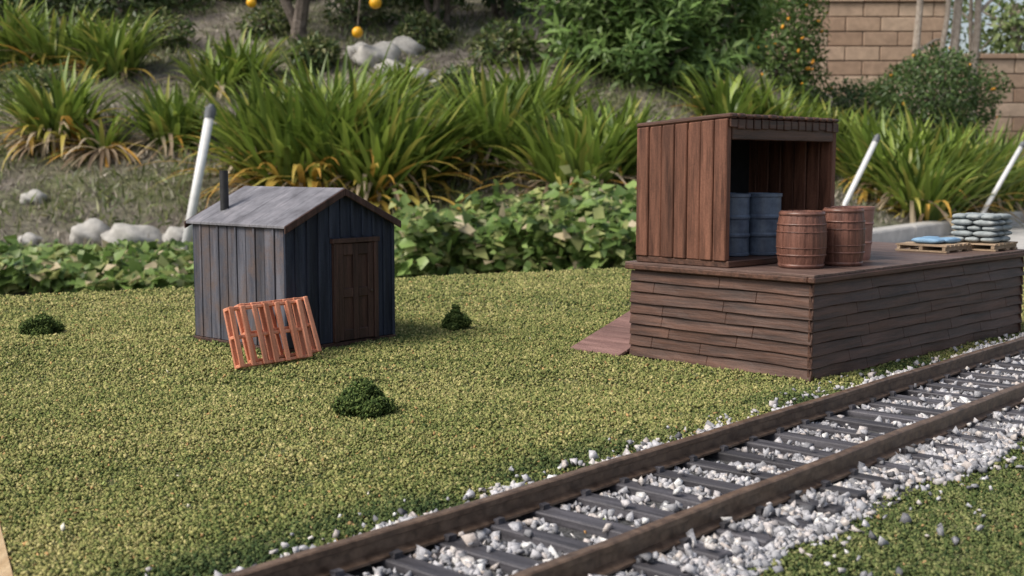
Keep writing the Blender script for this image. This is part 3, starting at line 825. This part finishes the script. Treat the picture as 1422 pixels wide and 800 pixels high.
def broadleaf_shrub(name, x, y, zc, rx, rz, shoots, cols, ll=.12, lw=.036, seed=1, bark=m_bark):
    o = empty(name); mb = MB(); z0 = g1(x, y)
    for k in range(4):
        a = k*1.7+seed; wood_limbs(mb, (x+.05*math.cos(a), y+.05*math.sin(a), z0-.03), (x+.3*rx*math.cos(a), y+.3*rx*math.sin(a), zc+rz*.2), .03, 5, rx*.6, seed+k)
    mb.obj('stems', bark, o)
    n = shoots; d = rand_dirs(n, .3); rr = R.random(n)**.5*lumpy(d, seed, .35)
    B = np.array([x, y, zc])+d*rr[:, None]*np.array([rx, rx, rz])
    B[:, 2] = np.maximum(B[:, 2], z0+.05)
    sd_ = d*.6+rand_dirs(n)*.35+np.array([0, 0, .7]); sd_ /= np.linalg.norm(sd_, axis=1)[:, None]
    m_ = 15; t = np.tile(np.linspace(0, 1, m_), n); I = np.repeat(np.arange(n), m_)
    sl_ = ll*2.4
    P = B[I]+sd_[I]*(t*sl_)[:, None]
    side = np.cross(sd_, rand_dirs(n)); side /= np.linalg.norm(side, axis=1)[:, None]; oth = np.cross(sd_, side)
    an = np.tile(np.arange(m_)*2.4, n)
    D = side[I]*np.cos(an)[:, None]+oth[I]*np.sin(an)[:, None]+sd_[I]*(.3+.7*t)[:, None]; D[:, 2] -= .2
    Nn = sd_[I]+np.array([0, 0, .4])
    br = R.uniform(.7, 1.25, n)
    col = np.array(cols)[R.integers(0, len(cols), n)][I]*br[I][:, None]*R.uniform(.8, 1.15, (n*m_, 1))
    V, F, C = leaves(P, D, Nn, ll*R.uniform(.6, 1.15, n*m_), lw*R.uniform(.8, 1.2, n*m_), col)
    np_mesh('leaves', V*M, F, m_fol, C, o)
    return o
bright = [(.14, .23, .06), (.18, .28, .08), (.24, .34, .12), (.09, .16, .045)]
deep = [(.05, .085, .03), (.07, .115, .038), (.10, .145, .05)]
broadleaf_shrub('broadleaf_shrub', X_(850, 8.3), 8.3, .95, .52, .60, 230, bright, seed=1)
broadleaf_shrub('broadleaf_shrub', X_(960, 8.6), 8.6, .95, .52, .62, 240, bright, seed=2)
broadleaf_shrub('broadleaf_shrub', X_(905, 8.0), 8.0, .62, .38, .30, 120, bright, .11, seed=5)
broadleaf_shrub('broadleaf_shrub', X_(610, 9.4), 9.4, 1.45, .36, .40, 110, deep, .09, seed=3)
broadleaf_shrub('broadleaf_shrub', X_(700, 9.9), 9.9, 1.55, .4, .45, 120, deep, .08, seed=6)

def small_bush(name, x, y, zc, rx, rz, n, cols, ls=.03, seed=0, dots=0):
    o = empty(name); z0 = g1(x, y)
    cloud('leaves', (x, y, zc), (rx, rx, rz), n, ls*1.5, ls*.8, cols, seed, .22, .28, parent=o)
    mb = MB(); wood_limbs(mb, (x, y, z0-.03), (x, y, zc), .035, 9, rx*.7, int(seed*7)); mb.obj('stems', m_bark, o)
    if dots:
        d = rand_dirs(dots, .2); d[:, 1] = -np.abs(d[:, 1]); P = np.array([x, y, zc])+d*np.array([rx, rx, rz])*1.02*lumpy(d, seed, .22)[:, None]
        scatter('orange_flowers', P*M, R.uniform(.8, 1.6, dots), plain('flower', (.75, .30, .02), (.85, .40, .03), .3, .6), parent=o)
    return o
small_bush('flowering_bush', X_(1075, 10.5), 10.5, .95, .43, .72, 7500, [(.08, .14, .035), (.12, .19, .05), (.15, .22, .06)], .032, 1.3, 60)
small_bush('rounded_hedge_bush', X_(1292, 9.8), 9.8, .55, .52, .40, 7500, [(.06, .11, .035), (.08, .135, .04), (.11, .17, .05)], .028, 2.1, 8)
small_bush('rounded_hedge_bush', X_(1185, 11), 11, .5, .4, .30, 3500, [(.06, .11, .035), (.08, .135, .04)], .03, 4.1, 0)
k = 0
for (u, y, dz, rx, rz) in ((-30, 9.8, .2, .7, .6), (60, 10.4, .15, .7, .55), (180, 10.0, .1, .6, .5), (270, 10.8, .2, .6, .5), (360, 11.2, .2, .6, .55), (470, 11.5, .2, .6, .5),
                           (560, 10.6, .25, .5, .5), (660, 11.8, .3, .7, .7), (760, 11.5, .2, .7, .8), (850, 11.6, .3, .6, .9), (960, 11.8, .5, .6, 1.0)):
    x = X_(u, y); k += 1
    small_bush('dark_shrub', x, y, g1(x, y)+dz, rx, rz, 2800, deep+[(.15, .19, .075)], .05, k*1.37)
for (u, y, r_) in ((230, 8.9, .22), (60, 7.6, .2), (440, 8.3, .16), (590, 8.9, .2), (500, 9.6, .25), (640, 7.6, .16), (700, 8.4, .22), (380, 9.2, .2), (600, 7.3, .12)):
    x = X_(u, y); small_bush('weedy_shrub', x, y, g1(x, y)+.08, r_, r_*.8, 900, deep+grn, .035, u*.1)

# orange tree on the hill
ot = empty('orange_tree'); x, y = X_(420, 9.0), 9.0; z0 = g1(x, y); mb = MB()
wood_limbs(mb, (x, y, z0-.05), (x+.12, y, z0+1.1), .06, 8, .8, 3); wood_limbs(mb, (x+.06, y, z0-.05), (x-.35, y+.1, z0+1.0), .045, 5, .7, 9)
for (u, v, yy) in ((356, 8, 8.3), (525, 8, 8.3), (500, 48, 8.3)):
    px, pz = X_(u, yy), uz(yy, v)
    mb.tube([Vector((px, yy, pz+.03))*M, Vector((px+.02, yy+.1, pz+.35))*M, Vector((px*.5+x*.5, y, z0+1.2))*M], [.4, .7, 1.2], 6)
mb.obj('trunk', m_bark, ot)
cloud('crown', (x, y, z0+1.55), (1.15, 1.0, .72), 5500, .09, .04, deep+bright[:1], 3.3, .35, .5, parent=ot)
mb = MB()
for (u, v, yy, r_) in ((356, 8, 8.3, .034), (525, 8, 8.3, .042), (500, 48, 8.3, .038)):
    c_ = Vector((X_(u, yy), yy, uz(yy, v))); pr = [(max(.02, r_*M*math.sin(math.pi*i/10)), c_.z*M-r_*M*math.cos(math.pi*i/10)) for i in range(11)]
    mb.lathe(pr, c_.x*M, c_.y*M, 16)
mb.obj('oranges', plain('orange_fruit', (.78, .38, .01), (.88, .46, .02), .4, .45), ot, smooth=True)

# tree with pale stems at right
pt = empty('multi_stem_tree'); mb = MB(); y = 12.2
for i, (u, r0, l) in enumerate(((1268, .045, -.05), (1296, .035, .1), (1315, .06, .02), (1335, .05, .15), (1348, .03, -.1))):
    x = X_(u, y+.1*i); z0 = g1(x, y); wood_limbs(mb, (x, y+.1*i, z0-.05), (x+l, y+.1*i, z0+2.6), r0, 4, .6, 20+i)
mb.obj('stems', m_bark2, pt)
x = X_(1320, y); z0 = g1(x, y)
cloud('crown', (x, y, z0+2.65), (1.5, 1.2, .85), 4500, .10, .035, bright+deep, 5.5, .4, .6, parent=pt)
for i, (u, y, zc, r_) in enumerate(((1400, 19, 2.0, 1.2), (1520, 18, 1.9, 1.5), (1250, 20, 2.6, 1.1), (1650, 20, 3, 2.2), (1120, 21, 3.3, 1.3))):
    t_ = empty('backdrop_tree'); x = X_(u, y); z0 = g1(x, y); mb = MB()
    wood_limbs(mb, (x, y, z0-.1), (x, y, zc+.5), .1, 9, r_*.7, 40+i); mb.obj('trunk', m_bark2, t_)
    cloud('crown', (x, y, zc), (r_, r_, r_*.8), 1300, .16, .07, [(.10, .15, .05), (.16, .21, .08), (.21, .26, .10)], i*2.2, .45, .55, parent=t_)

# ---- boulders
m_rock = plain('boulder', (.26, .25, .235), (.52, .50, .47), .08, .9, .6, 2.0)
def boulder(u, y, r_, fl=.7):
    import bmesh
    x = X_(u, y); bm = bmesh.new(); bmesh.ops.create_icosphere(bm, subdivisions=3, radius=1)
    s = random.uniform(0, 9); sc = (random.uniform(.9, 1.35), random.uniform(.8, 1.1), fl)
    for v_ in bm.verts:
        p = v_.co; f_ = 1+.16*math.sin(p.x*3+s)*math.cos(p.y*4+s)+.10*math.sin(p.z*6+s*2+p.x*5)
        v_.co = Vector((p.x*sc[0], p.y*sc[1], p.z*sc[2]))*f_*r_*M
    me = bpy.data.meshes.new('boulder'); bm.to_mesh(me); bm.free(); me.materials.append(m_rock)
    for p in me.polygons: p.use_smooth = True
    o = link(bpy.data.objects.new('boulder', me)); o.location = (x*M, y*M, (g1(x, y)+r_*fl*.35)*M)
for b_ in ((525, 8.45, .15), (545, 8.15, .09), (580, 7.95, .10), (615, 7.8, .09), (650, 7.7, .07), (500, 8.6, .1), (560, 8.7, .12),
           (125, 5.55, .095), (183, 5.45, .11), (250, 5.5, .085), (48, 6.0, .06), (40, 5.5, .05), (900, 7.0, .08), (620, 7.3, .06), (300, 7.1, .05)):
    boulder(*b_)

# ---- irrigation riser pipes
m_pvc = plain('white_pvc', (.62, .62, .62), (.76, .76, .76), .3, .45, .05, .1); m_cap = plain('dark_cap', (.07, .075, .085), (.15, .16, .18), .3, .5)
def riser(b0, t0, r_):
    o = empty('sprinkler_riser_pipe'); b0 = Vector(b0)*M; t0 = Vector(t0)*M; d = (t0-b0).normalized(); r_ *= M
    mb = MB(); mb.tube([b0, b0.lerp(t0, .5), t0], [r_]*3, 16); mb.obj('pipe', m_pvc, o, smooth=True)
    mb = MB(); mb.tube([t0-d*r_*1.2, t0+d*r_*1.2, t0+d*r_*1.21, t0+d*r_*2], [r_*1.2, r_*1.2, r_*.8, r_*.7], 16); mb.obj('sprinkler_head', m_cap, o)
riser((X_(252, 5.2), 5.2, -.40), (X_(296, 5.35), 5.35, uz(5.35, 158)), .020)
riser((X_(1146, 6.4), 6.4, -.40), (X_(1213, 6.6), 6.6, uz(6.6, 194)), .015)
riser((X_(1345, 6.75), 6.75, -.38), (X_(1414, 6.95), 6.95, uz(6.95, 202)), .013)
